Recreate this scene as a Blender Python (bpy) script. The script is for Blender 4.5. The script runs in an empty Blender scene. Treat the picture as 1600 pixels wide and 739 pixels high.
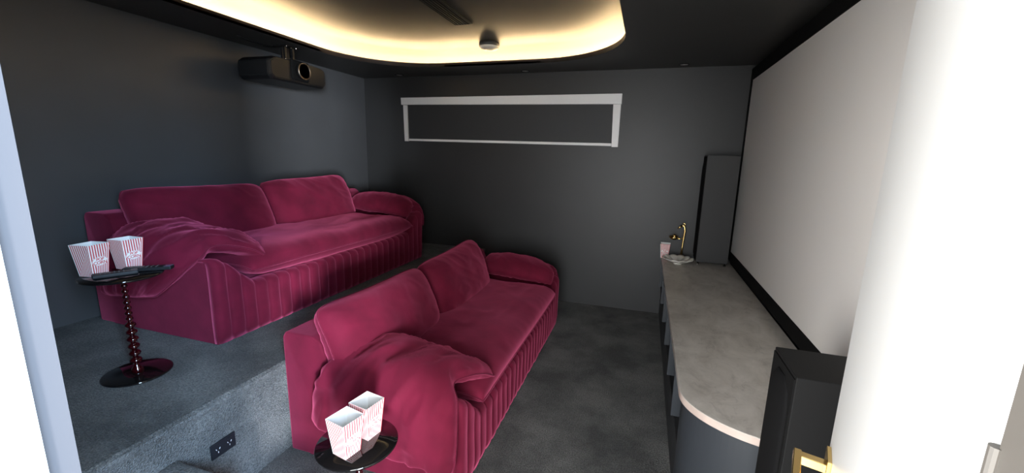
import bpy, bmesh, math, random
from mathutils import Vector, Matrix, noise
C = bpy.context.scene.collection
sc = bpy.context.scene
PI = math.pi
random.seed(7)

# ------------------------------------------------------------------ camera
cd = bpy.data.cameras.new('camera'); cam = bpy.data.objects.new('camera', cd); C.objects.link(cam)
cd.sensor_fit = 'HORIZONTAL'; cd.sensor_width = 36.0; cd.lens = 36.0 * 651.4 / 1600.0
cd.clip_start = 0.02; cd.clip_end = 100
r_ = Vector((0.95239467, 0.30383837, 0.02503271)); u_ = Vector((-0.08204946, 0.17637319, 0.98089774)); w_ = Vector((-0.29361927, 0.9362557, -0.19290666))
M = Matrix((r_, u_, -w_)).transposed().to_4x4(); M.translation = Vector((0, 0, 1.6))
cam.matrix_world = M
sc.camera = cam

# ------------------------------------------------------------------ world, lights, exposure
w = bpy.data.worlds.new('world'); sc.world = w; w.use_nodes = True
w.node_tree.nodes['Background'].inputs[0].default_value = (0.93, 0.97, 1.0, 1)
w.node_tree.nodes['Background'].inputs[1].default_value = 1.7
sc.view_settings.view_transform = 'Standard'; sc.view_settings.look = 'None'
sc.view_settings.gamma = 1.0; sc.view_settings.use_curve_mapping = False
sc.view_settings.exposure = 2.1

def area(name, loc, target, sx, sy, power, col):
    l = bpy.data.lights.new(name, 'AREA'); l.shape = 'RECTANGLE'; l.size = sx; l.size_y = sy; l.energy = power; l.color = col
    o = bpy.data.objects.new(name, l); C.objects.link(o); o.location = loc
    o.rotation_euler = (Vector(target) - Vector(loc)).to_track_quat('-Z', 'Y').to_euler()
    return o
# hall daylight: far window inferred; side, left and back are added unseen fill panels
area('hall_window_far', (4.6, -5.3, 1.35), (-0.2, 0.3, 1.5), 0.9, 1.7, 420, (0.82, 0.90, 1.0))
area('hall_fill_side', (2.5, -0.95, 2.45), (-0.4, 0.3, 1.2), 2.0, 1.6, 285, (0.46, 0.70, 1.0))
area('hall_fill_left', (-2.4, -1.6, 1.5), (0.0, 0.3, 1.1), 2.3, 2.2, 128, (1.0, 0.96, 0.91))
area('hall_fill_back', (0.3, -3.6, 1.4), (-0.2, 0.3, 1.2), 3.0, 2.4, 75, (0.96, 0.98, 1.0))

# ------------------------------------------------------------------ materials
def mat(name, col, rough=0.5, metal=0.0, sheen=0.0, coat=0.0, emis=None, estr=0.0, var=0.0, vscale=5.0, bump=0.0, bscale=200.0, sheen_tint=None, spec=0.5, trans=0.0, detail=4.0):
    m = bpy.data.materials.new(name); m.use_nodes = True
    nt = m.node_tree; b = nt.nodes['Principled BSDF']
    b.inputs['Base Color'].default_value = (*col, 1); b.inputs['Roughness'].default_value = rough
    b.inputs['Metallic'].default_value = metal; b.inputs['Specular IOR Level'].default_value = spec
    if sheen:
        b.inputs['Sheen Weight'].default_value = sheen; b.inputs['Sheen Roughness'].default_value = 0.45
        if sheen_tint: b.inputs['Sheen Tint'].default_value = (*sheen_tint, 1)
    if coat: b.inputs['Coat Weight'].default_value = coat; b.inputs['Coat Roughness'].default_value = 0.08
    if trans: b.inputs['Transmission Weight'].default_value = trans
    if emis: b.inputs['Emission Color'].default_value = (*emis, 1); b.inputs['Emission Strength'].default_value = estr
    tc = nt.nodes.new('ShaderNodeTexCoord')
    if var:
        n = nt.nodes.new('ShaderNodeTexNoise'); n.inputs['Scale'].default_value = vscale; n.inputs['Detail'].default_value = detail
        nt.links.new(tc.outputs['Object'], n.inputs['Vector'])
        mr = nt.nodes.new('ShaderNodeMapRange'); mr.inputs[1].default_value = 0.3; mr.inputs[2].default_value = 0.7
        mr.inputs[3].default_value = 1 - var; mr.inputs[4].default_value = 1 + var
        nt.links.new(n.outputs['Fac'], mr.inputs[0])
        mx = nt.nodes.new('ShaderNodeMix'); mx.data_type = 'RGBA'; mx.blend_type = 'MULTIPLY'; mx.inputs[0].default_value = 1
        mx.inputs[6].default_value = (*col, 1); nt.links.new(mr.outputs[0], mx.inputs[7]); nt.links.new(mx.outputs[2], b.inputs['Base Color'])
    if bump:
        n2 = nt.nodes.new('ShaderNodeTexNoise'); n2.inputs['Scale'].default_value = bscale; n2.inputs['Detail'].default_value = 3
        nt.links.new(tc.outputs['Object'], n2.inputs['Vector'])
        bp = nt.nodes.new('ShaderNodeBump'); bp.inputs['Strength'].default_value = bump; bp.inputs['Distance'].default_value = 0.01
        nt.links.new(n2.outputs['Fac'], bp.inputs['Height']); nt.links.new(bp.outputs[0], b.inputs['Normal'])
    return m
WALLG = mat('semi_gloss_wall_with_glare', (0.072, 0.074, 0.077), 0.36, spec=0.8, var=0.06, vscale=3, bump=0.02, bscale=8)  # same paint as WALL, lightened: glare on the left wall put into the colour
WALL = mat('wall_paint', (0.025, 0.0252, 0.0255), 0.5, var=0.06, vscale=3, bump=0.04, bscale=60)
CEIL = mat('ceiling_paint', (0.036, 0.035, 0.033), 0.5, var=0.05, vscale=2)
COFF = mat('coffer_paint', (0.030, 0.029, 0.0275), 0.42, var=0.05, vscale=2)
WHITE = mat('white_gloss_paint', (0.50, 0.50, 0.49), 0.35)
JAMB = mat('shaded_jamb_paint', (0.060, 0.056, 0.058), 0.5, spec=0.2)  # white jamb, with the shade beside the stop put into its colour
STOPW = mat('white_stop_paint', (0.82, 0.82, 0.82), 0.4)
JAMBR = mat('shaded_taupe_jamb', (0.055, 0.050, 0.044), 0.5)  # shade on the right lining darkened into the colour; hinges share it
HALL = mat('hall_floor', (0.45, 0.40, 0.34), 0.5)
VELVET = mat('magenta_velvet', (0.118, 0.0065, 0.023), 0.85, sheen=0.56, sheen_tint=(1.0, 0.17, 0.34), var=0.22, vscale=7, bump=0.12, bscale=14, spec=0.15, detail=6)
VELVET2 = mat('magenta_velvet_piping', (0.12, 0.008, 0.026), 0.8, sheen=0.5, sheen_tint=(1.0, 0.2, 0.38), spec=0.15)
BLACK = mat('black_satin', (0.006, 0.006, 0.0065), 0.4)
BLACKM = mat('black_velvet_frame', (0.006, 0.006, 0.006), 0.9, spec=0.1)
GLOSSB = mat('black_gloss', (0.006, 0.005, 0.005), 0.05, coat=0.6)
GRILLE = mat('grille_cloth', (0.006, 0.006, 0.0063), 0.9, spec=0.1, bump=0.3, bscale=900)
SPK = mat('speaker_vinyl', (0.009, 0.009, 0.0092), 0.6, spec=0.2)
SCREEN = mat('projection_screen', (0.74, 0.72, 0.69), 0.75, var=0.012, vscale=1.2)
ALU = mat('white_window_frame', (0.85, 0.84, 0.83), 0.45)
BLIND = mat('dark_blind', (0.028, 0.029, 0.031), 0.6, bump=0.05, bscale=4)
BASE = mat('slate_lacquer', (0.030, 0.034, 0.040), 0.42)
DARKIN = mat('cabinet_inside', (0.012, 0.012, 0.013), 0.7)
GOLD = mat('brushed_brass', (0.78, 0.56, 0.22), 0.22, metal=1.0)
CHROME = mat('chrome', (0.8, 0.8, 0.8), 0.12, metal=1.0)
REDGL = mat('dark_red_glass', (0.022, 0.001, 0.002), 0.04, coat=1.0)
LED = mat('led_strip', (1, .8, .55), 0.5, emis=(1.0, 0.70, 0.36), estr=38.0)
LAMPG = mat('downlight_glass', (0.35, 0.35, 0.34), 0.3)
ALARM = mat('alarm_plastic', (0.72, 0.68, 0.60), 0.4)
ALARMD = mat('alarm_base', (0.05, 0.05, 0.05), 0.5)
VENT = mat('vent_metal', (0.022, 0.021, 0.020), 0.4)
PEARL = mat('pearl_glaze', (0.80, 0.78, 0.71), 0.25, coat=0.4)
GREYB = mat('remote_grey', (0.010, 0.011, 0.013), 0.5, spec=0.25)
BLUEG = mat('remote_end_gloss', (0.10, 0.13, 0.20), 0.1, coat=0.5)
BTN = mat('remote_buttons', (0.06, 0.06, 0.065), 0.5)
PINW = mat('pin_hole', (0.75, 0.75, 0.75), 0.5)
SOCK = mat('socket_plastic', (0.012, 0.014, 0.018), 0.35)
PAPER = mat('white_card', (0.85, 0.84, 0.82), 0.6)
REDP = mat('red_print', (0.62, 0.05, 0.06), 0.6)
LENS = mat('lens_glass', (0.008, 0.009, 0.011), 0.25, spec=0.3)
RING = mat('lens_ring', (0.42, 0.36, 0.30), 0.3, metal=1.0)

def carpet():
    m = mat('carpet', (0.05, 0.05, 0.048), 0.95, spec=0.1, sheen=0.25, sheen_tint=(.8, .85, .9))
    nt = m.node_tree; b = nt.nodes['Principled BSDF']
    tc = nt.nodes.new('ShaderNodeTexCoord')
    a = nt.nodes.new('ShaderNodeTexNoise'); a.inputs['Scale'].default_value = 2.6; a.inputs['Detail'].default_value = 5; a.inputs['Roughness'].default_value = 0.65
    f = nt.nodes.new('ShaderNodeTexNoise'); f.inputs['Scale'].default_value = 130; f.inputs['Detail'].default_value = 3
    v = nt.nodes.new('ShaderNodeTexVoronoi'); v.inputs['Scale'].default_value = 190
    for q in (a, f, v): nt.links.new(tc.outputs['Object'], q.inputs['Vector'])
    mr = nt.nodes.new('ShaderNodeMapRange'); mr.inputs[1].default_value = .38; mr.inputs[2].default_value = .62; mr.inputs[3].default_value = .6; mr.inputs[4].default_value = 1.6
    nt.links.new(a.outputs['Fac'], mr.inputs[0])
    mf = nt.nodes.new('ShaderNodeMapRange'); mf.inputs[1].default_value = .3; mf.inputs[2].default_value = .7; mf.inputs[3].default_value = .45; mf.inputs[4].default_value = 1.55
    nt.links.new(f.outputs['Fac'], mf.inputs[0])
    mu = nt.nodes.new('ShaderNodeMath'); mu.operation = 'MULTIPLY'; nt.links.new(mr.outputs[0], mu.inputs[0]); nt.links.new(mf.outputs[0], mu.inputs[1])
    mx = nt.nodes.new('ShaderNodeMix'); mx.data_type = 'RGBA'; mx.blend_type = 'MULTIPLY'; mx.inputs[0].default_value = 1
    mx.inputs[6].default_value = (0.10, 0.098, 0.092, 1); nt.links.new(mu.outputs[0], mx.inputs[7]); nt.links.new(mx.outputs[2], b.inputs['Base Color'])
    bp = nt.nodes.new('ShaderNodeBump'); bp.inputs['Strength'].default_value = 0.9; bp.inputs['Distance'].default_value = 0.008
    ad = nt.nodes.new('ShaderNodeMath'); ad.operation = 'ADD'; nt.links.new(f.outputs['Fac'], ad.inputs[0]); nt.links.new(v.outputs['Distance'], ad.inputs[1])
    nt.links.new(ad.outputs[0], bp.inputs['Height']); nt.links.new(bp.outputs[0], b.inputs['Normal'])
    return m
CARPET = carpet()

def stone():
    m = mat('mottled_stone', (0.2, 0.18, 0.16), 0.3, spec=0.4)
    nt = m.node_tree; b = nt.nodes['Principled BSDF']
    tc = nt.nodes.new('ShaderNodeTexCoord')
    mp = nt.nodes.new('ShaderNodeMapping'); mp.inputs['Scale'].default_value = (1.3, 0.8, 1); nt.links.new(tc.outputs['Object'], mp.inputs[0])
    a = nt.nodes.new('ShaderNodeTexNoise'); a.inputs['Scale'].default_value = 5; a.inputs['Detail'].default_value = 8; a.inputs['Roughness'].default_value = 0.68; a.inputs['Distortion'].default_value = 0.6
    nt.links.new(mp.outputs[0], a.inputs['Vector'])
    cr = nt.nodes.new('ShaderNodeValToRGB'); e = cr.color_ramp.elements
    e[0].position = .28; e[0].color = (0.32, 0.285, 0.25, 1); e[1].position = .72; e[1].color = (0.64, 0.60, 0.55, 1)
    e.new(.47).color = (0.49, 0.455, 0.41, 1)
    nt.links.new(a.outputs['Fac'], cr.inputs[0])
    d = nt.nodes.new('ShaderNodeTexNoise'); d.inputs['Scale'].default_value = 16; d.inputs['Detail'].default_value = 5; d.inputs['Distortion'].default_value = 1.6
    nt.links.new(mp.outputs[0], d.inputs['Vector'])
    c2 = nt.nodes.new('ShaderNodeMapRange'); c2.inputs[1].default_value = .3; c2.inputs[2].default_value = .40; c2.inputs[3].default_value = .84; c2.inputs[4].default_value = 1
    nt.links.new(d.outputs['Fac'], c2.inputs[0])
    mx = nt.nodes.new('ShaderNodeMix'); mx.data_type = 'RGBA'; mx.blend_type = 'MULTIPLY'; mx.inputs[0].default_value = 1
    nt.links.new(cr.outputs[0], mx.inputs[6]); nt.links.new(c2.outputs[0], mx.inputs[7]); nt.links.new(mx.outputs[2], b.inputs['Base Color'])
    return m
STONE = stone()
STONE_EDGE = mat('pale_stone_edge', (0.50, 0.40, 0.35), 0.4, var=0.15, vscale=14)

# ------------------------------------------------------------------ helpers
def link(name, me, m=None, parent=None, loc=None, smooth=False):
    o = bpy.data.objects.new(name, me); C.objects.link(o)
    if m is not None: me.materials.append(m)
    if smooth:
        for p in me.polygons: p.use_smooth = True
    if parent is not None: o.parent = parent
    if loc is not None: o.location = loc
    return o
def fromlists(name, vs, fs, m, parent=None, smooth=False, loc=None):
    me = bpy.data.meshes.new(name); me.from_pydata([tuple(v) for v in vs], [], fs); me.update()
    bm = bmesh.new(); bm.from_mesh(me); bmesh.ops.recalc_face_normals(bm, faces=bm.faces); bm.to_mesh(me); bm.free()
    return link(name, me, m, parent, loc, smooth)
def frombm(name, bm, m, parent=None, smooth=False, loc=None):
    me = bpy.data.meshes.new(name); bmesh.ops.recalc_face_normals(bm, faces=bm.faces); bm.to_mesh(me); bm.free()
    return link(name, me, m, parent, loc, smooth)
def addbox(bm, lo, hi, bev=0.0, seg=2, rot=None, piv=None):
    r = bmesh.ops.create_cube(bm, size=1)
    vs = r['verts']
    for v in vs:
        v.co = Vector([lo[i] + (v.co[i] + .5) * (hi[i] - lo[i]) for i in range(3)])
    if bev:
        es = list({e for v in vs for e in v.link_edges})
        rr = bmesh.ops.bevel(bm, geom=es, offset=bev, segments=seg, affect='EDGES', profile=0.5)
        vs = list({v for f in rr['faces'] for v in f.verts} | {v for v in vs if v.is_valid})
    if rot is not None:
        bmesh.ops.rotate(bm, verts=vs, cent=piv or (0, 0, 0), matrix=rot)
    return vs
def box(name, lo, hi, m, parent=None, bev=0.0, seg=2):
    bm = bmesh.new(); addbox(bm, lo, hi, bev, seg); return frombm(name, bm, m, parent)
def lathe(name, prof, m, parent=None, n=32, cx=0, cy=0, smooth=True):
    vs = []; fs = []; k = len(prof)
    for i in range(n):
        a = 2 * PI * i / n
        for (r, z) in prof: vs.append((cx + r * math.cos(a), cy + r * math.sin(a), z))
    for i in range(n):
        j = (i + 1) % n
        for q in range(k - 1): fs.append((i * k + q, j * k + q, j * k + q + 1, i * k + q + 1))
    fs.append(tuple(i * k for i in range(n))[::-1]); fs.append(tuple(i * k + k - 1 for i in range(n)))
    o = fromlists(name, vs, fs, m, parent, smooth)
    return o
def autosmooth(o, ang=35):
    me = o.data
    for p in me.polygons: p.use_smooth = True
    bm = bmesh.new(); bm.from_mesh(me)
    for e in bm.edges:
        if len(e.link_faces) == 2 and e.calc_face_angle(0) > math.radians(ang): e.smooth = False
    bm.to_mesh(me); bm.free(); return o
def tube(name, pts, rad, m, parent=None, n=8, closed=False):
    vs = []; fs = []; pts = [Vector(p) for p in pts]; N = len(pts)
    up = Vector((0, 0, 1)); prev = None
    for i, p in enumerate(pts):
        a = pts[(i + 1) % N] if (closed or i < N - 1) else pts[i]; b = pts[i - 1] if (closed or i > 0) else pts[i]
        t = (a - b).normalized()
        if prev is None: s = t.cross(up) if abs(t.z) < .95 else t.cross(Vector((1, 0, 0)))
        else: s = prev - t * prev.dot(t)
        s.normalize(); prev = s; q = t.cross(s)
        rr = rad[i] if isinstance(rad, (list, tuple)) else rad
        for k in range(n):
            an = 2 * PI * k / n; vs.append(p + (s * math.cos(an) + q * math.sin(an)) * rr)
    for i in range(N if closed else N - 1):
        j = (i + 1) % N
        for k in range(n):
            l = (k + 1) % n; fs.append((i * n + k, i * n + l, j * n + l, j * n + k))
    if not closed:
        fs.append(tuple(range(n))[::-1]); fs.append(tuple((N - 1) * n + k for k in range(n)))
    return fromlists(name, vs, fs, m, parent, True)
def prism(name, outline, z0, z1, m, parent=None, axis='z', bev=0.0):
    bm = bmesh.new()
    def P(a, b, c): return {'z': (a, b, c), 'y': (a, c, b), 'x': (c, a, b)}[axis]
    lo = [bm.verts.new(P(a, b, z0)) for a, b in outline]; hi = [bm.verts.new(P(a, b, z1)) for a, b in outline]
    n = len(outline); bm.faces.new(lo); bm.faces.new(hi)
    for i in range(n): bm.faces.new((lo[i], lo[(i + 1) % n], hi[(i + 1) % n], hi[i]))
    if bev: bmesh.ops.bevel(bm, geom=list(bm.edges), offset=bev, segments=3, affect='EDGES', profile=0.5)
    return frombm(name, bm, m, parent)
def struct(o): o['kind'] = 'structure'; return o
def thing(name, label, cat, loc=(0, 0, 0), rz=0.0, group=None):
    o = bpy.data.objects.new(name, None); C.objects.link(o); o.location = loc; o.rotation_euler = (0, 0, rz); o.empty_display_size = 0.1
    o['label'] = label; o['category'] = cat
    if group: o['group'] = group
    return o
def copy_tree(o, parent=None):
    c = o.copy(); C.objects.link(c)
    if parent is not None: c.parent = parent
    for ch in [k for k in o.children]: copy_tree(ch, c)
    return c
def nz(p, s=1.0, seed=0.0): return noise.noise(Vector((p[0] * s + seed, p[1] * s - seed * .7, p[2] * s + seed * .3)))
def sm(a, b, x):
    t = max(0, min(1, (x - a) / (b - a))); return t * t * (3 - 2 * t)
def lerp_path(pts, t):
    # Catmull-Rom through pts
    n = len(pts) - 1; x = max(0, min(n - 1e-6, t * n)); i = int(x); f = x - i
    p0 = pts[max(0, i - 1)]; p1 = pts[i]; p2 = pts[i + 1]; p3 = pts[min(n, i + 2)]
    return tuple(0.5 * (2 * b + (c - a) * f + (2 * a - 5 * b + 4 * c - d) * f * f + (-a + 3 * b - 3 * c + d) * f ** 3) for a, b, c, d in zip(p0, p1, p2, p3))

# ------------------------------------------------------------------ structure
XL, XR, Y0, YD, H, PH, PX = -3.28, 0.88, 0.27, 4.43, 2.44, 0.514, -1.735
T = 0.12
struct(box('floor', (XL - T, Y0 - T, -0.1), (XR + T, YD + T, 0), CARPET))
struct(box('wall_left', (XL - T, Y0 - T, 0), (XL, YD + T, 2.8), WALLG))
struct(box('wall_right', (XR, Y0 - T, 0), (XR + T, YD + T, 2.8), WALL))
struct(box('wall_back', (XL, YD, 0), (XR, YD + T, 2.8), WALL))
# wall around the doorway
JX0, JX1, DH = -0.64, 0.195, 2.10
bm = bmesh.new()
addbox(bm, (XL, Y0 - T, 0), (JX0 - .02, Y0, 2.8)); addbox(bm, (JX1 + .02, Y0 - T, 0), (XR, Y0, 2.8)); addbox(bm, (JX0 - .02, Y0 - T, DH + .02), (JX1 + .02, Y0, 2.8))
struct(frombm('wall_front', bm, WALL))
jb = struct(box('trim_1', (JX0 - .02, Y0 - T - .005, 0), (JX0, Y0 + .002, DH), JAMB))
box('door_stop', (JX0, Y0 - T - .005, 0), (JX0 + .014, Y0 - .030, DH), STOPW, jb, 0.001)
jb = struct(box('trim_2', (JX1, Y0 - T - .005, 0), (JX1 + .02, Y0 + .002, DH), JAMBR))
box('door_stop', (JX1 - .008, Y0 - T - .005, 0), (JX1, Y0 - .037, DH), JAMBR, jb, 0.001)
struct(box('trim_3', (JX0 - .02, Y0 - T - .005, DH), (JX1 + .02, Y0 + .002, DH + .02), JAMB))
struct(box('hall_floor', (-5, -7, -0.1), (6, Y0 - T, 0), HALL))

# raised platform with carpeted riser; two steps leading up to it
struct(prism('platform', [(XL, 0), (PX, 0), (PX + .01, PH - .05), (PX + .022, PH - .03), (PX + .024, PH - .012), (PX + .012, PH), (XL, PH)], Y0, YD, CARPET, axis='y'))
for i, (x1, z, y1) in enumerate([(-1.36, .343, 1.02), (-1.0, .171, 1.0)]):
    s = struct(box('step', (PX + .0, Y0, 0), (x1, y1, z), CARPET, None, 0.012, 3))

# ceiling with rounded coffer
def rrect(x0, x1, y0, y1, r, n=14):
    out = []
    for cx, cy, a0 in ((x1 - r, y1 - r, 0), (x0 + r, y1 - r, PI / 2), (x0 + r, y0 + r, PI), (x1 - r, y0 + r, 1.5 * PI)):
        for i in range(n + 1):
            a = a0 + PI / 2 * i / n; out.append((cx + r * math.cos(a), cy + r * math.sin(a)))
    return out
CO = rrect(-2.80, -0.215, 0.70, 3.99, 0.8)
CO2 = rrect(-2.90, -0.115, 0.60, 4.09, 0.9)
def holed(name, hole, x0, y0, x1, y1, z0, z1, m):
    bm = bmesh.new()
    h = [bm.verts.new((a, b, z0)) for a, b in hole]; o = [bm.verts.new(p) for p in ((x0, y0, z0), (x1, y0, z0), (x1, y1, z0), (x0, y1, z0))]
    es = [bm.edges.new((h[i], h[(i + 1) % len(h)])) for i in range(len(h))] + [bm.edges.new((o[i], o[(i + 1) % 4])) for i in range(4)]
    bmesh.ops.triangle_fill(bm, edges=es, use_beauty=True)
    # remove faces inside the hole
    fs = list(bm.faces)
    r = bmesh.ops.extrude_face_region(bm, geom=fs)
    for v in [g for g in r['geom'] if isinstance(g, bmesh.types.BMVert)]: v.co.z = z1
    return frombm(name, bm, m)
struct(holed('ceiling', CO, XL, Y0, XR, YD, H, H + .02, CEIL))
def ring(name, A, B, z0, z1, m, parent=None):
    n = len(A); vs = []; fs = []
    for (a, b) in zip(A, B): vs += [(a[0], a[1], z0), (a[0], a[1], z1), (b[0], b[1], z1), (b[0], b[1], z0)]
    for i in range(n):
        j = (i + 1) % n
        for k in range(4): l = (k + 1) % 4; fs.append((i * 4 + k, i * 4 + l, j * 4 + l, j * 4 + k))
    return fromlists(name, vs, fs, m, parent)
CIN = rrect(-2.806, -0.209, 0.694, 3.996, 0.806)
lip = struct(ring('trim_4', CO, CIN, H + .0005, H + .038, mat('lip_paint', (0.05, 0.032, 0.024), 0.5)))
def coffer():
    vs = []; fs = []; K = 12; prof = [(.10, H + .02)] + [(.10 - .22 * (1 - math.cos(PI / 2 * k / K)), H + .022 + .118 * math.sin(PI / 2 * k / K)) for k in range(K + 1)]
    for o_, z in prof:
        for a, b in rrect(-2.80 - o_, -0.215 + o_, 0.70 - o_, 3.99 + o_, 0.8 + o_): vs.append((a, b, z))
    N = len(CO)
    for k in range(len(prof) - 1):
        for i in range(N): j = (i + 1) % N; fs.append((k * N + i, k * N + j, (k + 1) * N + j, (k + 1) * N + i))
    fs.append(tuple((len(prof) - 1) * N + i for i in range(N)))
    return fromlists('ceiling_coffer', vs, fs, COFF, None, True)
struct(coffer())
tc_ = rrect(-2.855, -0.16, 0.645, 4.045, 0.855)
led = tube('led_strip_light', [(a, b, H + .030) for a, b in tc_], 0.006, LED, None, 6, True)
led['label'] = 'warm white LED strip glowing round the rounded edge of the ceiling recess'; led['category'] = 'light strip'

# right wall: screen
ft = thing('projection_screen', 'large pale grey projection screen in black frame on the right wall', 'screen', (0.85, 2.6, 0.66))
SY0, SY1, SZ0, SZ1, SX = 0.45, 4.375, 0.735, 2.305, 0.84
box('screen_fabric', (SX - .85, SY0 - 2.6, SZ0 - .66), (SX + .01 - .85, SY1 - 2.6, SZ1 - .66), SCREEN, ft)
for nm, lo, hi in (('frame_bar', (SX - .008, SY0 - .1, SZ1), (XR - .001, SY1 + .045, SZ1 + .10)), ('frame_bar', (SX - .008, SY0 - .1, SZ0 - .085), (XR - .001, SY1 + .045, SZ0)),
                   ('frame_bar', (SX - .008, SY1, SZ0), (XR - .001, SY1 + .045, SZ1)), ('frame_bar', (SX - .008, SY0 - .1, SZ0), (XR - .001, SY0, SZ1))):
    box(nm, (lo[0] - .85, lo[1] - 2.6, lo[2] - .66), (hi[0] - .85, hi[1] - 2.6, hi[2] - .66), BLACKM, ft)

# window with white reveal strips and dark blind in it
wn = struct(box('window_1', (-2.725, YD - .006, 1.745), (-0.325, YD - .002, 2.165), BLIND))
def wbar(name, pts): 
    bm = bmesh.new(); a = [bm.verts.new((x, YD - .024, z)) for x, z in pts]; b = [bm.verts.new((x, YD - .001, z)) for x, z in pts]
    bm.faces.new(a); bm.faces.new(b)
    for i in range(4): bm.faces.new((a[i], a[(i + 1) % 4], b[(i + 1) % 4], b[i]))
    bmesh.ops.bevel(bm, geom=list(bm.edges), offset=.002, segments=1, affect='EDGES')
    return frombm(name, bm, ALU, wn)
wbar('head_rail', [(-2.775, 2.212), (-0.285, 2.215), (-0.285, 2.115), (-2.77, 2.135)])
wbar('side_channel', [(-2.745, 2.13), (-2.695, 2.13), (-2.685, 1.722), (-2.735, 1.722)])
wbar('side_channel', [(-0.365, 2.113), (-0.29, 2.113), (-0.292, 1.70), (-0.355, 1.70)])
wbar('sill_rail', [(-2.68, 1.752), (-0.357, 1.735), (-0.357, 1.708), (-2.68, 1.728)])

# door (open, seen along its face), brass lever
th = math.radians(18.1)
door = bpy.data.objects.new('door_1', None); C.objects.link(door); door['kind'] = 'structure'; door.location = (JX1 + .003, Y0 + .006, 0); door.rotation_euler = (0, 0, PI / 2 - th)
# local x along the leaf, local +y = towards the left (camera side)
box('door_leaf', (0.0, -0.038, 0.012), (0.722, 0.0, 2.085), WHITE, door, 0.0015)
hnd = fromlists('lever_handle', [], [], GOLD, door)
bm = bmesh.new()
addbox(bm, (0.630, 0.0, 0.963), (0.690, 0.008, 1.023), 0.001, 1)
addbox(bm, (0.650, 0.006, 0.983), (0.670, 0.062, 1.003), 0.0015, 1)
addbox(bm, (0.530, 0.048, 0.981), (0.672, 0.062, 1.005), 0.0015, 1)
bm.to_mesh(hnd.data); bm.free()
bm = bmesh.new()
for z in (1.35, .25, 1.85):
    bmesh.ops.create_cone(bm, cap_ends=True, segments=12, radius1=.0035, radius2=.0035, depth=.1, matrix=Matrix.Translation((-0.003, 0.002, z + .05)))
frombm('hinge', bm, JAMBR, door)

# coffer fittings
v = thing('ceiling_vent', 'long narrow black slotted air vent in the raised ceiling', 'vent', (-1.43, 2.53, 2.58))
bm = bmesh.new(); L = .64
addbox(bm, (-.075, -L, -.012), (-.066, L, 0)); addbox(bm, (.066, -L, -.012), (.075, L, 0)); addbox(bm, (-.075, -L - .008, -.012), (.075, -L, 0)); addbox(bm, (-.075, L, -.012), (.075, L + .008, 0))
frombm('frame', bm, VENT, v)
box('backing', (-.066, -L, -.003), (.066, L, -.0005), BLACKM, v)
for k in range(6):
    x = -.055 + k * .022
    bm = bmesh.new(); addbox(bm, (x - .0035, -L, -.011), (x + .0035, L, -.002)); frombm('slat', bm, VENT, v)
a = thing('smoke_alarm', 'round smoke alarm with white dome on the raised ceiling', 'alarm', (-1.44, 3.76, 2.58))
lathe('base', [(.001, 0), (.092, 0), (.094, -.022), (.088, -.032), (.001, -.032)], ALARMD, a, 40)
lathe('cover', [(.001, -.031), (.088, -.031), (.09, -.036), (.08, -.050), (.045, -.058), (.001, -.060)], ALARM, a, 40)
for x, y, l in ((-2.711, 4.292, 'unlit round ceiling downlight nearest the left wall, above the window'), (-1.259, 4.325, 'unlit round ceiling downlight above the middle of the window'), (0.249, 4.29, 'unlit round ceiling downlight in the dark ceiling nearest the screen')):
    d = thing('downlight', l, 'ceiling light', (x, y, H), group='recessed downlights along the back wall')
    lathe('trim_ring', [(.032, -.001), (.040, -.004), (.046, -.004), (.048, 0), (.032, .0)], SPK, d, 32)
    lathe('diffuser', [(.001, -.0005), (.034, -.0005), (.034, -.003), (.001, -.004)], LAMPG, d, 32)

# projector
pj = thing('ceiling_projector', 'black video projector hanging from the ceiling near the left wall', 'projector', (-2.95, 2.97, 2.235))
bm = bmesh.new()
ol = [(-.30, -.07), (-.27, -.10), (.27, -.10), (.30, -.07), (.30, .05), (.255, .075), (.0, .085), (-.25, .075), (-.30, .04)]
A = [bm.verts.new((-.20, y, z)) for y, z in ol]; B = [bm.verts.new((.10, y, z)) for y, z in ol]; Cc = [bm.verts.new((.125, y * .96, z * .86)) for y, z in ol]
for P_, Q_ in ((A, B), (B, Cc)):
    for i in range(len(ol)): bm.faces.new((P_[i], P_[(i + 1) % len(ol)], Q_[(i + 1) % len(ol)], Q_[i]))
bm.faces.new(A); bm.faces.new(Cc); bmesh.ops.bevel(bm, geom=list(bm.edges), offset=.006, segments=2, affect='EDGES')
frombm('body', bm, BLACK, pj)
box('lens_bezel', (.11, -.095, -.075), (.14, .085, .082), BLACKM, pj, .01, 3)
def ydisc(name, prof, m, par, cx, cy, cz):  # lathe about local X
    o = lathe(name, prof, m, None, 36)
    o.data.transform(Matrix.Rotation(PI / 2, 4, 'Y')); o.data.transform(Matrix.Translation((cx, cy, cz))); o.parent = par; return o
lb = ydisc('lens_barrel', [(.056, 0), (.064, 0), (.066, .03), (.060, .034), (.050, .012), (.030, .004), (.001, .004)], BLACKM, pj, .138, 0, 0.0)
ydisc('lens_ring', [(.059, .032), (.065, .030), (.067, .036), (.061, .038), (.059, .032)], RING, lb, .138, 0, 0)
ydisc('lens_glass', [(.001, .016), (.010, .015), (.018, .011), (.022, .005), (.001, .004)], LENS, lb, .138, 0, 0)
mt = box('ceiling_mount', (-.07, -.07, .195), (.07, .07, .2045), BLACK, pj, .002)
bm = bmesh.new(); addbox(bm, (-.03, -.035, .08), (-.01, .035, .20)); addbox(bm, (.01, -.05, .07), (.03, -.03, .2)); addbox(bm, (.01, .03, .07), (.03, .05, .2)); addbox(bm, (-.09, -.11, .078), (.05, .11, .09))
frombm('mount_bracket', bm, BLACK, pj)
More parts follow.
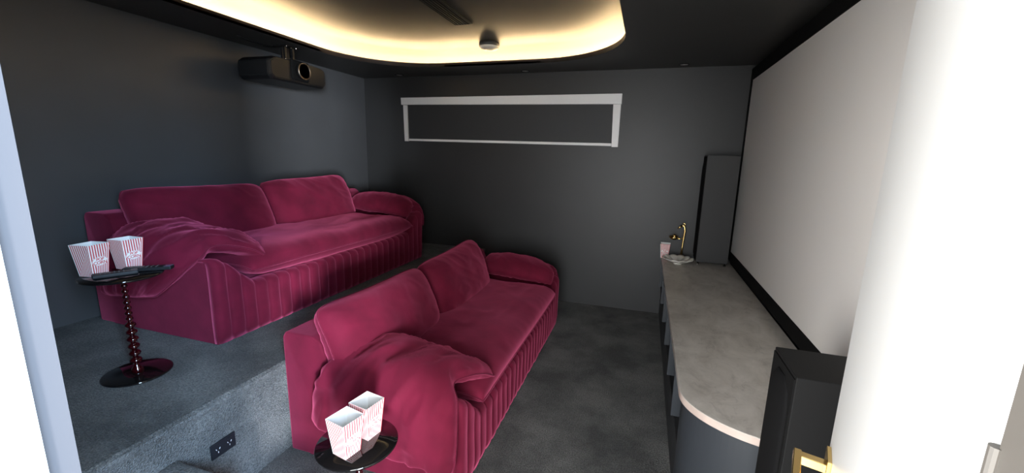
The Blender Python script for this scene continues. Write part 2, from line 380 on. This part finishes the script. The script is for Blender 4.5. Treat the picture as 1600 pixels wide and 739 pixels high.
for q in ((.04, -.2, .08), (.04, -.055, .095), (.04, .17, .08), (.05, -.05, .195), (.05, .0, .19), (.05, .05, .195)):
    bm = bmesh.new(); bmesh.ops.create_uvsphere(bm, u_segments=8, v_segments=6, radius=.006, matrix=Matrix.Translation(q)); frombm('bolt', bm, CHROME, pj, True)
tube('cable', [(-.1, -.02, .2), (-.12, -.12, .19), (-.13, -.25, .195), (-.1, -.36, .203)], .006, BLACK, pj, 6)

# ------------------------------------------------------------------ sofas
SL, SD = 2.22, 1.02
def hprof(v):
    d = min(v, SL - v)
    return 0.30 + 0.185 * (1 - sm(0.02, 0.30, d))
def pillow(name, Cf_, th, parent, m=VELVET, ns=48, nt=48, p=4.0, q=2.2, wr=.006, wf=6, seed=0.0, pk=.006, pf=60, pipe=True, edge=(1, 1, 1, 1), flap=0.0, rc=0.0):
    """soft closed shape around a centre surface Cf(s, t), s, t in -1..1"""
    def P(s, t): return Vector(Cf_(s * (1 - rc * abs(t) ** 8), t * (1 - rc * abs(s) ** 8)))
    ss = [math.sin(PI / 2 * (-1 + 2 * i / ns)) * .35 + (-1 + 2 * i / ns) * .65 for i in range(ns + 1)]
    ts = [math.sin(PI / 2 * (-1 + 2 * i / nt)) * .35 + (-1 + 2 * i / nt) * .65 for i in range(nt + 1)]
    vs = []; idx = {}
    for lay in (1, -1):
        for i, s in enumerate(ss):
            for j, t in enumerate(ts):
                border = i in (0, ns) or j in (0, nt)
                if lay == -1 and border: idx[(lay, i, j)] = idx[(1, i, j)]; continue
                c = P(s, t); e = .01
                ds = P(min(1, s + e), t) - P(max(-1, s - e), t); dt = P(s, min(1, t + e)) - P(s, max(-1, t - e))
                n = ds.cross(dt).normalized()
                T_ = th(s, t) if callable(th) else th
                f = (max(0, 1 - abs(s) ** p) ** (1 / q)) * (max(0, 1 - abs(t) ** p) ** (1 / q))
                d = T_ * f * .5
                pin = 0
                if not border:
                    es = 1 - abs(s); et = 1 - abs(t)
                    pin = pk * (math.sin(pf * t + 3 * nz((s, t, 0), 3, seed)) * math.exp(-es / .10) * max(0, nz((s * 2, t * 3, 1), 1.5, seed) + .35)
                          + math.sin(pf * s + 3 * nz((s, t, 5), 3, seed)) * math.exp(-et / .10) * max(0, nz((s * 3, t * 2, 4), 1.5, seed) + .35))
                    sw = nz((s * 1.3 + t * .6, t * 2.0, lay), wf * .25, seed); 
                    fold = 1 - abs(nz((s * 1.1, t * 1.7 + s * .8, 2.0 * lay), wf * .33, seed + 9)) * 2
                    pin += wr * (sw * 1.3 + max(0, fold - .55) * 1.2) * min(1, min(es, et) * 9)
                v_ = c + n * lay * (d + pin * (1 if lay == 1 else .4))
                idx[(lay, i, j)] = len(vs); vs.append(v_)
    fs = []
    for lay in (1, -1):
        for i in range(ns):
            for j in range(nt):
                f = (idx[(lay, i, j)], idx[(lay, i + 1, j)], idx[(lay, i + 1, j + 1)], idx[(lay, i, j + 1)])
                f = tuple(dict.fromkeys(f))
                if len(f) > 2: fs.append(f if lay == 1 else f[::-1])
    o = fromlists(name, vs, fs, m, parent, True)
    if pipe:
        bp = [P(s, -1) for s in ss[:-1]] + [P(1, t) for t in ts[:-1]] + [P(s, 1) for s in ss[:0:-1]] + [P(-1, t) for t in ts[:0:-1]]
        tube('piping', bp, .0045, VELVET2, o, 6, True)
    return o

def make_sofa(label, loc, cush, near, far, fronts, seed0):
    t = thing('sofa', label, 'sofa', loc, 0, 'magenta velvet sofas')
    # back frame with its low back
    b = prism('back_frame', [(0, .012), (0, .66), (.02, .69), (.19, .69), (.235, .66), (.30, .49), (.30, .012)], 0, SL, VELVET, t, 'y', .012)
    autosmooth(b, 40)
    # body under the cushions, top follows the arm heights
    n = 60; vs = []; fs = []
    for i in range(n + 1):
        v = SL * i / n
        hh = hprof(v) - .012
        for (u, z) in ((.12, .01), (.975, .01), (.975, hh - .03), (.955, hh), (.12, hh)): vs.append((u, v * (SL - .008) / SL + .004, z))
    for i in range(n):
        for k in range(5): l = (k + 1) % 5; fs.append((i * 5 + k, i * 5 + l, (i + 1) * 5 + l, (i + 1) * 5 + k))
    fs.append((0, 1, 2, 3, 4)); fs.append(tuple(n * 5 + k for k in range(5)))
    autosmooth(fromlists('body', vs, fs, VELVET, t), 40)
    # channel-tufted front
    NC = 26; per = 9; NV = NC * per; W = 16
    vs = []; fs = []
    cols = []
    for i in range(NV + 1):
        v = SL * i / NV; f = (i % per) / per; ci = i // per
        bul = .020 * (math.sqrt(max(0, 1 - (2 * f - 1) ** 2)) if 0 < i < NV else 0) * (0.85 + .3 * (nz((ci, 3, 1), 3.3)))
        hh = hprof(v); end = min(v, SL - v); rc = .03
        inset = rc - math.sqrt(max(0, rc * rc - (rc - end) ** 2)) if end < rc else 0
        col = []
        for k in range(W + 1):
            x = k / W
            if x < .62: u = .985; z = .012 + (hh - .047) * x / .62; nx, nz_ = 1, 0
            elif x < .85:
                a = (x - .62) / .23 * PI / 2; u = .950 + .035 * math.cos(a); z = hh - .035 + .035 * math.sin(a); nx, nz_ = math.cos(a), math.sin(a)
            else: u = .95 - (x - .85) / .15 * .07; z = hh; nx, nz_ = 0, 1
            bb = bul * (1 - max(0, (x - .85) / .15)) * (.35 + .65 * min(1, x / .12))
            jig = .004 * nz((v * 8, x * 3, 2), 1)
            col.append((u + nx * bb - inset + jig * nx, v, z + nz_ * bb * .6))
        vs += col
    for i in range(NV):
        for k in range(W): a0 = i * (W + 1) + k; fs.append((a0, a0 + 1, a0 + W + 2, a0 + W + 1))
    # close to the body: a return on both ends and underside
    o = fromlists('channelled_front', vs, fs, VELVET, t, True)
    so = o.modifiers.new('solid', 'SOLIDIFY'); so.thickness = .01; so.offset = -1 if True else 1
    # seat cushion (one long pad)
    def seatc(s, q):
        u = .62 + s * .395; v = SL / 2 + q * (SL / 2 - .225)
        drop = .022 * max(0, (s - .72) / .28) ** 2
        return (u, v, .398 - drop + .006 * math.sin(3 * v))
    pillow('seat_cushion', seatc, lambda s, q: .20, t, ns=44, nt=90, p=7, q=2.4, wr=.010, seed=3.1, pk=.004, pf=50)
    # back cushions
    for i, (v0, v1, dz) in enumerate(cush):
        def backc(s, q, v0=v0, v1=v1, dz=dz, i=i):
            hh_ = .205
            x = .335 - s * hh_ * .40 - .015 * s * s
            z = .652 + dz + s * hh_ - .016 * (1 - q * q) * max(0, s) + .012 * q * s * (1 if i else -1)
            v = (v0 + v1) / 2 + q * (v1 - v0) / 2 * (1 - .02 * (1 - s * s))
            return (x, v, z)
        pillow('back_cushion', backc, lambda s, q: .235, t, ns=48, nt=64, p=4.2, q=2.4, wr=.016, seed=11.3 + i * 7, pk=.009, pf=26, rc=.07)
    # arm pads draped over both arms
    for side in (0, 1):
        def armc(s, q, side=side):
            a = (s + 1) / 2; g = (q + 1) / 2      # a: inner -> outer, g: back -> front
            B0, B1, B2 = near if side == 0 else far
            A_ = lerp_path(B0, a); B_ = lerp_path(B1, a); D_ = lerp_path(B2, a)
            w0 = (1 - g) ** 2; w1 = 2 * g * (1 - g); w2 = g * g
            v = A_[0] * w0 + B_[0] * w1 + D_[0] * w2; z = A_[1] * w0 + B_[1] * w1 + D_[1] * w2
            u0 = .30 - .07 * sm(.4, 1, a) * (1 if side == 0 else 0); u1 = lerp_path([(x,) for x in fronts[side]], a)[0]
            u = u0 + g * (u1 - u0) - .045 * math.exp(-((a - .45) / .09) ** 2) * g ** 5
            z += .010 * nz((a * 3, g * 3, side), 1.0, seed0)
            return (u, v if side == 0 else SL - v, z)
        pillow('arm_pad', armc, lambda s, q: .145, t, ns=60, nt=60, p=3.6, q=2.2, wr=.018, wf=8, seed=21.0 + side * 5 + seed0, pk=.014, pf=30, rc=.04)
    return t
FAR = ([(.27, .52), (.20, .585), (.10, .61), (.01, .585), (-.035, .52), (-.05, .43)], [(.27, .51), (.20, .585), (.10, .61), (.0, .575), (-.045, .49), (-.06, .38)],
       [(.24, .46), (.18, .53), (.10, .555), (.0, .52), (-.045, .44), (-.06, .33)])
s1 = make_sofa('magenta velvet sofa in front with its back against the raised platform', (PX + .035, 1.545, 0), [(-.04, .90, -.012), (.92, 1.85, -.012)],
    ([(.34, .535), (.25, .575), (.10, .595), (-.01, .56), (-.055, .46), (-.085, .27)], [(.37, .525), (.25, .565), (.10, .590), (-.01, .55), (-.07, .41), (-.10, .23)],
     [(.40, .42), (.27, .50), (.12, .545), (.0, .49), (-.06, .34), (-.08, .17)]), FAR, ([1.03, .99, .965, .98, 1.0, 1.0], [.98, .98, .97, .97, .98, .98]), 0.0)
s2 = make_sofa('magenta velvet sofa at the back, up on the carpeted platform by the left wall', (-3.155, 1.56, PH), [(.04, .98, -.035), (.98, 1.92, -.02)],
    ([(.34, .535), (.25, .575), (.10, .595), (-.01, .56), (-.055, .42), (-.075, .23)], [(.37, .525), (.25, .565), (.10, .590), (-.01, .55), (-.06, .41), (-.085, .25)],
     [(.36, .42), (.26, .50), (.12, .545), (.0, .50), (-.05, .39), (-.075, .27)]), FAR, ([1.0, .98, .95, .92, .80, .66], [.97, .98, .97, .97, .98, .98]), 4.0)

# ------------------------------------------------------------------ side tables
def make_table(label, loc):
    t = thing('side_table', label, 'side table', loc, 0, 'round black side tables')
    lathe('base', [(.001, 0), (.130, 0), (.135, .004), (.135, .009), (.130, .012), (.03, .014), (.001, .014)], GLOSSB, t, 48)
    lathe('tabletop', [(.001, .488), (.140, .488), (.150, .491), (.152, .496), (.150, .500), (.001, .500)], GLOSSB, t, 64)
    lathe('foot_collar', [(.001, .013), (.026, .013), (.022, .03), (.012, .045), (.012, .055), (.001, .055)], REDGL, t, 24)
    z = .055
    k = 0
    while z < .47:
        R_ = .0245 - .0006 * k if k < 6 else .0150 - .0003 * (k - 6); hh = min(.0355 if k < 6 else .027, .482 - z)
        prof = [(.001, z)] + [(max(.008, R_ * math.sin(PI * (.08 + .84 * i / 8))), z + hh * i / 8) for i in range(9)] + [(.001, z + hh)]
        lathe('glass_bead', prof, REDGL, t, 20); z += hh; k += 1
    lathe('top_collar', [(.001, .478), (.02, .478), (.03, .489), (.001, .489)], CHROME, t, 20)
    return t
t1 = make_table('round black side table on the platform, holding popcorn boxes and remotes', (-2.265, 1.225, PH))
t2 = copy_tree(t1); t2.location = (-.975, 1.185, 0); t2['label'] = 'round glossy side table at the bottom of the frame, beside the front sofa'

# ------------------------------------------------------------------ popcorn boxes
def stripes():
    m = mat('striped_card', (0.85, 0.84, 0.82), 0.6); nt = m.node_tree; b = nt.nodes['Principled BSDF']
    uv = nt.nodes.new('ShaderNodeUVMap'); sp = nt.nodes.new('ShaderNodeSeparateXYZ'); nt.links.new(uv.outputs[0], sp.inputs[0])
    mu = nt.nodes.new('ShaderNodeMath'); mu.operation = 'MULTIPLY'; mu.inputs[1].default_value = 9.0; nt.links.new(sp.outputs[0], mu.inputs[0])
    fr = nt.nodes.new('ShaderNodeMath'); fr.operation = 'FRACT'; nt.links.new(mu.outputs[0], fr.inputs[0])
    gt = nt.nodes.new('ShaderNodeMath'); gt.operation = 'GREATER_THAN'; gt.inputs[1].default_value = .5; nt.links.new(fr.outputs[0], gt.inputs[0])
    mx = nt.nodes.new('ShaderNodeMix'); mx.data_type = 'RGBA'; mx.inputs[6].default_value = (0.85, 0.83, 0.80, 1); mx.inputs[7].default_value = (0.55, 0.06, 0.07, 1)
    nt.links.new(gt.outputs[0], mx.inputs[0]); nt.links.new(mx.outputs[2], b.inputs['Base Color']); return m
STR = stripes()
BW, TW, BH = .034, .047, .145
def textmesh(word, size, spacing=1.0):
    cu = bpy.data.curves.new('t', 'FONT'); cu.body = word; cu.size = size; cu.align_x = 'CENTER'; cu.align_y = 'CENTER'; cu.extrude = 0.0003; cu.space_character = spacing; cu.offset = 0.0002
    o = bpy.data.objects.new('t', cu); C.objects.link(o); bpy.context.view_layer.update()
    me = bpy.data.meshes.new_from_object(o); C.objects.unlink(o); bpy.data.objects.remove(o); return me
def make_box(label, loc, rz, tilt=None):
    t = thing('popcorn_box', label, 'popcorn box', loc, rz, 'striped popcorn boxes')
    bm = bmesh.new(); uvl = bm.loops.layers.uv.new('UVMap'); wl = .0012
    def sq(h, z): return [(-h, -h, z), (h, -h, z), (h, h, z), (-h, h, z)]
    A = [bm.verts.new(p) for p in sq(BW, 0)]; B = [bm.verts.new(p) for p in sq(TW, BH)]
    for i in range(4):
        f = bm.faces.new((A[i], A[(i + 1) % 4], B[(i + 1) % 4], B[i]))
        for lp, uvc in zip(f.loops, ((0, 0), (1, 0), (1, 1), (0, 1))): lp[uvl].uv = uvc
    bm.faces.new(A[::-1])
    me = bpy.data.meshes.new('card'); bm.to_mesh(me); bm.free(); link('outer_card', me, STR, t)
    bm = bmesh.new(); A = [bm.verts.new(p) for p in sq(BW - wl, .001)]; B = [bm.verts.new(p) for p in sq(TW - wl, BH)]; Cc = [bm.verts.new(p) for p in sq(TW, BH)]
    for i in range(4):
        bm.faces.new((A[i], B[i], B[(i + 1) % 4], A[(i + 1) % 4])); bm.faces.new((B[i], Cc[i], Cc[(i + 1) % 4], B[(i + 1) % 4]))
    bm.faces.new(A)
    me = bpy.data.meshes.new('card_in'); bm.to_mesh(me); bm.free(); link('inner_card', me, PAPER, t)
    # oval badges with lettering on the two opposite printed faces
    sl = math.atan2(TW - BW, BH)
    for s in (1, -1):
        zc = BH * .46; hx = BW + (TW - BW) * .46
        Mx = Matrix.Rotation(0 if s == 1 else PI, 4, 'Z') @ Matrix.Translation((hx + .0004, 0, zc)) @ Matrix.Rotation(sl, 4, 'Y') @ Matrix.Rotation(PI / 2, 4, 'Z') @ Matrix.Rotation(PI / 2, 4, 'X')
        n = 40; vs = [(.034 * math.cos(2 * PI * i / n), .021 * math.sin(2 * PI * i / n), 0) for i in range(n)]
        me = bpy.data.meshes.new('oval'); me.from_pydata(vs, [], [tuple(range(n))]); me.transform(Mx); bd = link('badge', me, PAPER, t)
        for w_, sz, oy in (('POP', .0185, .0085), ('CORN', .0205, -.0075)):
            me = textmesh(w_, sz, .95); me.transform(Mx @ Matrix.Translation((0, oy, .0006))); link('lettering', me, REDP, bd)
        rv = [(r * math.cos(2 * PI * i / n), r * .61 * math.sin(2 * PI * i / n), .0003) for r in (.0330, .0318) for i in range(n)]
        me = bpy.data.meshes.new('rim'); me.from_pydata(rv, [], [(i, (i + 1) % n, n + (i + 1) % n, n + i) for i in range(n)]); me.transform(Mx); link('badge_outline', me, REDP, bd)
    return t
b1 = make_box('red striped popcorn box, left of the two on the platform side table', (-2.355, 1.17, PH + .501), math.radians(12))
def cp(label, loc, rz):
    c = copy_tree(b1); c.location = loc; c.rotation_euler = (0, 0, math.radians(rz)); c['label'] = label; return c
cp('red striped popcorn box behind the remotes, right one on the platform table', (-2.35, 1.305, PH + .501), 3)
cp('brightly lit striped popcorn box, nearer of two on the bottom side table', (-.975, 1.125, .501), -12)
cp('brightly lit striped popcorn box, farther of two on the bottom side table', (-.965, 1.238, .501), -10)
cp('small salmon popcorn box at the far end of the stone console', (.245, 4.36, .623), -95)

# remotes
def remote(label, loc, rz, ln, wd, m, endm, tilt=0):
    t = thing('remote_control', label, 'remote', loc, math.radians(rz), 'remote controls')
    if tilt: t.rotation_euler = (0, math.radians(tilt), math.radians(rz))
    box('body', (-ln / 2, -wd / 2, 0), (ln / 2, wd / 2, .018), m, t, .005, 3)
    for i in range(6):
        for j in range(3):
            bm = bmesh.new(); x = -ln * .32 + i * ln * .1; y = (j - 1) * wd * .27
            bmesh.ops.create_cone(bm, cap_ends=True, segments=10, radius1=.0035, radius2=.003, depth=.002, matrix=Matrix.Translation((x, y, .0185))); frombm('button', bm, BTN, t)
    box('end_window', (ln * .34, -wd * .42, .0165), (ln * .49, wd * .42, .0188), endm, t, .001, 1)
    return t
remote('black remote control lying flat at the front of the platform table', (-2.255, 1.195, PH + .501), 62, .155, .046, GREYB, BTN)
remote('longer black remote with shiny blue end, overhanging the platform table', (-2.225, 1.31, PH + .501), 38, .19, .046, GREYB, BLUEG)

# power outlet on riser
so = thing('power_outlet', 'black double power outlet on the carpeted platform riser', 'outlet', (PX + .006, 1.205, .272))
pl = box('plate', (0, -.0575, -.036), (.009, .0575, .036), SOCK, so, .003, 2)
for c in (-.027, .027):
    for dy, dz, an in ((-.008, .004, .5), (.008, .004, -.5), (0, -.011, 0)):
        bm = bmesh.new(); addbox(bm, (.0085, -.0014, -.004), (.0096, .0014, .004)); bmesh.ops.rotate(bm, verts=bm.verts, cent=(0, 0, 0), matrix=Matrix.Rotation(an, 3, 'X')); bmesh.ops.translate(bm, verts=bm.verts, vec=(0, c + dy, dz))
        frombm('pin_slot', bm, PINW, pl)
    box('rocker_switch', (.0085, c - .008, .018), (.0115, c + .008, .028), SOCK, pl, .0005, 1)

# ------------------------------------------------------------------ console along the screen wall
cn = thing('media_console', 'long low slate grey console with rounded end under the screen', 'console', (0.5, 2.9, 0))
def off(p): return (p[0] - .5, p[1] - 2.9)
def endcurve(x0, yst, yend, x1, n=22):
    pts = []
    a = (x1 - x0) * .62; b = yst - yend
    for i in range(n + 1):
        an = PI + PI / 2 * i / n
        pts.append((x0 + a + a * math.cos(an) * (1), yst + b * math.sin(an)))
    pts.append((x1, yend + .012)); return pts
# stone top (separate thing)
top_out = [(0.215, YD - .005)] + endcurve(0.215, 1.80, 1.525, 0.845) + [(0.845, YD - .005)]
tp = thing('stone_worktop', 'mottled grey stone top with pale pink edge on the console', 'worktop', (0.5, 2.9, 0.59))
bm = bmesh.new()
lo = [bm.verts.new((*off(p), 0.0)) for p in top_out]; hi = [bm.verts.new((*off(p), 0.032)) for p in top_out]; n = len(lo)
bm.faces.new(lo); bm.faces.new(hi)
for i in range(n): bm.faces.new((lo[i], lo[(i + 1) % n], hi[(i + 1) % n], hi[i]))
bmesh.ops.recalc_face_normals(bm, faces=bm.faces)
top_e = [e for e in bm.edges if all(abs(v.co.z - .032) < 1e-5 for v in e.verts)]
bmesh.ops.bevel(bm, geom=top_e, offset=.002, segments=1, affect='EDGES')
slab = frombm('slab', bm, STONE, tp)
slab.data.materials.append(STONE_EDGE)
for p in slab.data.polygons:
    if abs(p.normal.z) < .5 and p.center.y < -1.0: p.material_index = 1
# rounded end panel
ec = endcurve(0.235, 1.83, 1.56, 0.845)
prism('rounded_end_panel', [off(p) for p in [(0.235, 1.86)] + ec + [(0.845, 1.86)]], 0.0, .588, BASE, cn)
box('back_panel', (.80 - .5, 1.86 - 2.9, 0), (.845 - .5, YD - .01 - 2.9, .588), DARKIN, cn)
ys = [2.10, 2.53, 2.97, 3.41, 3.86, 4.40]
for i, y in enumerate(ys):
    box('divider', (.222 - .5, y - 2.9, .30), (.80 - .5, y + .018 - 2.9, .588), BASE, cn, .001, 1)
box('shelf_board', (.24 - .5, 1.86 - 2.9, .280), (.80 - .5, YD - .012 - 2.9, .298), DARKIN, cn)
for i in range(5):
    box('drawer_front', (.245 - .5, ys[i] + .004 - 2.9, .02), (.262 - .5, ys[i + 1] - .004 - 2.9, .279), mat('drawer_%d' % i, (.022, .023, .026), .5) if i == 0 else bpy.data.materials['drawer_0'], cn, .001, 1)
box('drawer_front', (.245 - .5, 1.864 - 2.9, .02), (.262 - .5, 2.096 - 2.9, .279), bpy.data.materials['drawer_0'], cn, .001, 1)
box('plinth', (.30 - .5, 1.87 - 2.9, 0), (.79 - .5, YD - .02 - 2.9, .27), DARKIN, cn)

# speakers
def make_speaker(label, loc, hh, feet, cab=None):
    t = thing('tower_speaker', label, 'speaker', loc, 0, 'tower speakers')
    W_, D_ = .27, .21   # x depth, y width; front faces -x
    o = box('cabinet', (0, -D_ / 2, 0), (W_, D_ / 2, hh), cab or SPK, t, .002, 1)
    # recessed baffle and bowed grille
    box('baffle', (-.004, -D_ / 2 + .006, .01), (.002, D_ / 2 - .006, hh - .01), BLACKM, t)
    pts = []
    n = 12; w2 = D_ / 2 - .018; vs = []; fs = []
    zc0, zc1 = .06, hh - .035
    K = 24
    for k in range(K + 1):
        z = zc0 + (zc1 - zc0) * k / K
        e = min(1, (zc1 - z) / .12, 1); wz = w2 * (0.35 + .65 * math.sqrt(max(0, 1 - (1 - e) ** 2))) if e < 1 else w2
        for i in range(n + 1):
            y = -wz + 2 * wz * i / n; bow = .012 * (1 - abs(2 * i / n - 1) ** 3) * min(1, .25 + e)
            vs.append((-.006 - bow, y, z))
    for k in range(K):
        for i in range(n): a0 = k * (n + 1) + i; fs.append((a0, a0 + 1, a0 + n + 2, a0 + n + 1))
    g = fromlists('grille', vs, fs, GRILLE, t, True); m = g.modifiers.new('s', 'SOLIDIFY'); m.thickness = .006
    if feet:
        for x in (.02, W_ - .02):
            for y in (-D_ / 2 + .02, D_ / 2 - .02):
                lathe('spike_foot', [(.003, -.03), (.012, -.028), (.012, -.018), (.005, -.014), (.005, 0), (.002, 0.0)], CHROME, t, 12, x, y)
    return t
make_speaker('black tower speaker standing on the far end of the stone console', (.515, 4.27, .652), .985, True, mat('grey_speaker_vinyl', (0.045, 0.045, 0.045), 0.6, spec=0.3))
make_speaker('black tower speaker close by the open door at the console end', (.455, 1.385, 0.03), .97, True)

# scalloped dish and gold ornament, console far end
d = thing('scalloped_dish', 'pearly scalloped shell dish at the far end of the console', 'dish', (.355, 4.15, .622))
vs = []; fs = []; NR = 8; NA = 96
for k in range(NR + 1):
    f = k / NR
    for i in range(NA):
        a = 2 * PI * i / NA; sc_ = 1 + .07 * f * abs(math.sin(a * 6)) ; r = .004 + .13 * f * sc_
        z = .006 + .040 * f ** 2 + .010 * f * abs(math.sin(a * 6)); vs.append((r * math.cos(a), r * math.sin(a), z))
for k in range(NR):
    for i in range(NA): j = (i + 1) % NA; fs.append((k * NA + i, k * NA + j, (k + 1) * NA + j, (k + 1) * NA + i))
fs.append(tuple(range(NA)))
o = fromlists('bowl', vs, fs, PEARL, d, True); m = o.modifiers.new('s', 'SOLIDIFY'); m.thickness = .004
lathe('foot_ring', [(.03, 0), (.04, 0), (.036, .010), (.028, .010)], PEARL, d, 32)
g = thing('gold_ornament', 'slim polished gold ornament with hooked top standing behind the dish', 'ornament', (.40, 4.365, .622))
tube('stem', [(0, 0, .014), (0.002, 0, .12), (.006, 0, .2), (.012, 0, .28), (.006, 0, .32), (-.012, 0, .338), (-.03, 0, .325)], [.012, .010, .009, .011, .010, .009, .006], GOLD, g, 12)
lathe('foot', [(.001, 0), (.03, 0), (.03, .006), (.012, .016), (.001, .016)], GOLD, g, 24)
tube('beak', [(-.02, 0, .332), (-.045, 0, .312), (-.06, 0, .298)], [.011, .008, .002], GOLD, g, 8)
tube('crest', [(0, 0, .333), (.01, 0, .35), (-.005, 0, .358), (-.02, 0, .353)], [.006, .005, .004, .002], GOLD, g, 8)
tube('side_arm', [(0, 0, .205), (-.03, 0, .2), (-.055, 0, .203)], .005, GOLD, g, 8)
lathe('cup', [(.001, .188), (.025, .19), (.042, .205), (.046, .222), (.042, .222), (.036, .207), (.001, .198)], GOLD, g, 24, -.085, 0)
bm = bmesh.new(); bmesh.ops.create_uvsphere(bm, u_segments=16, v_segments=10, radius=.02, matrix=Matrix.Translation((-.08, 0, .224))); frombm('ball', bm, GOLD, g, True)
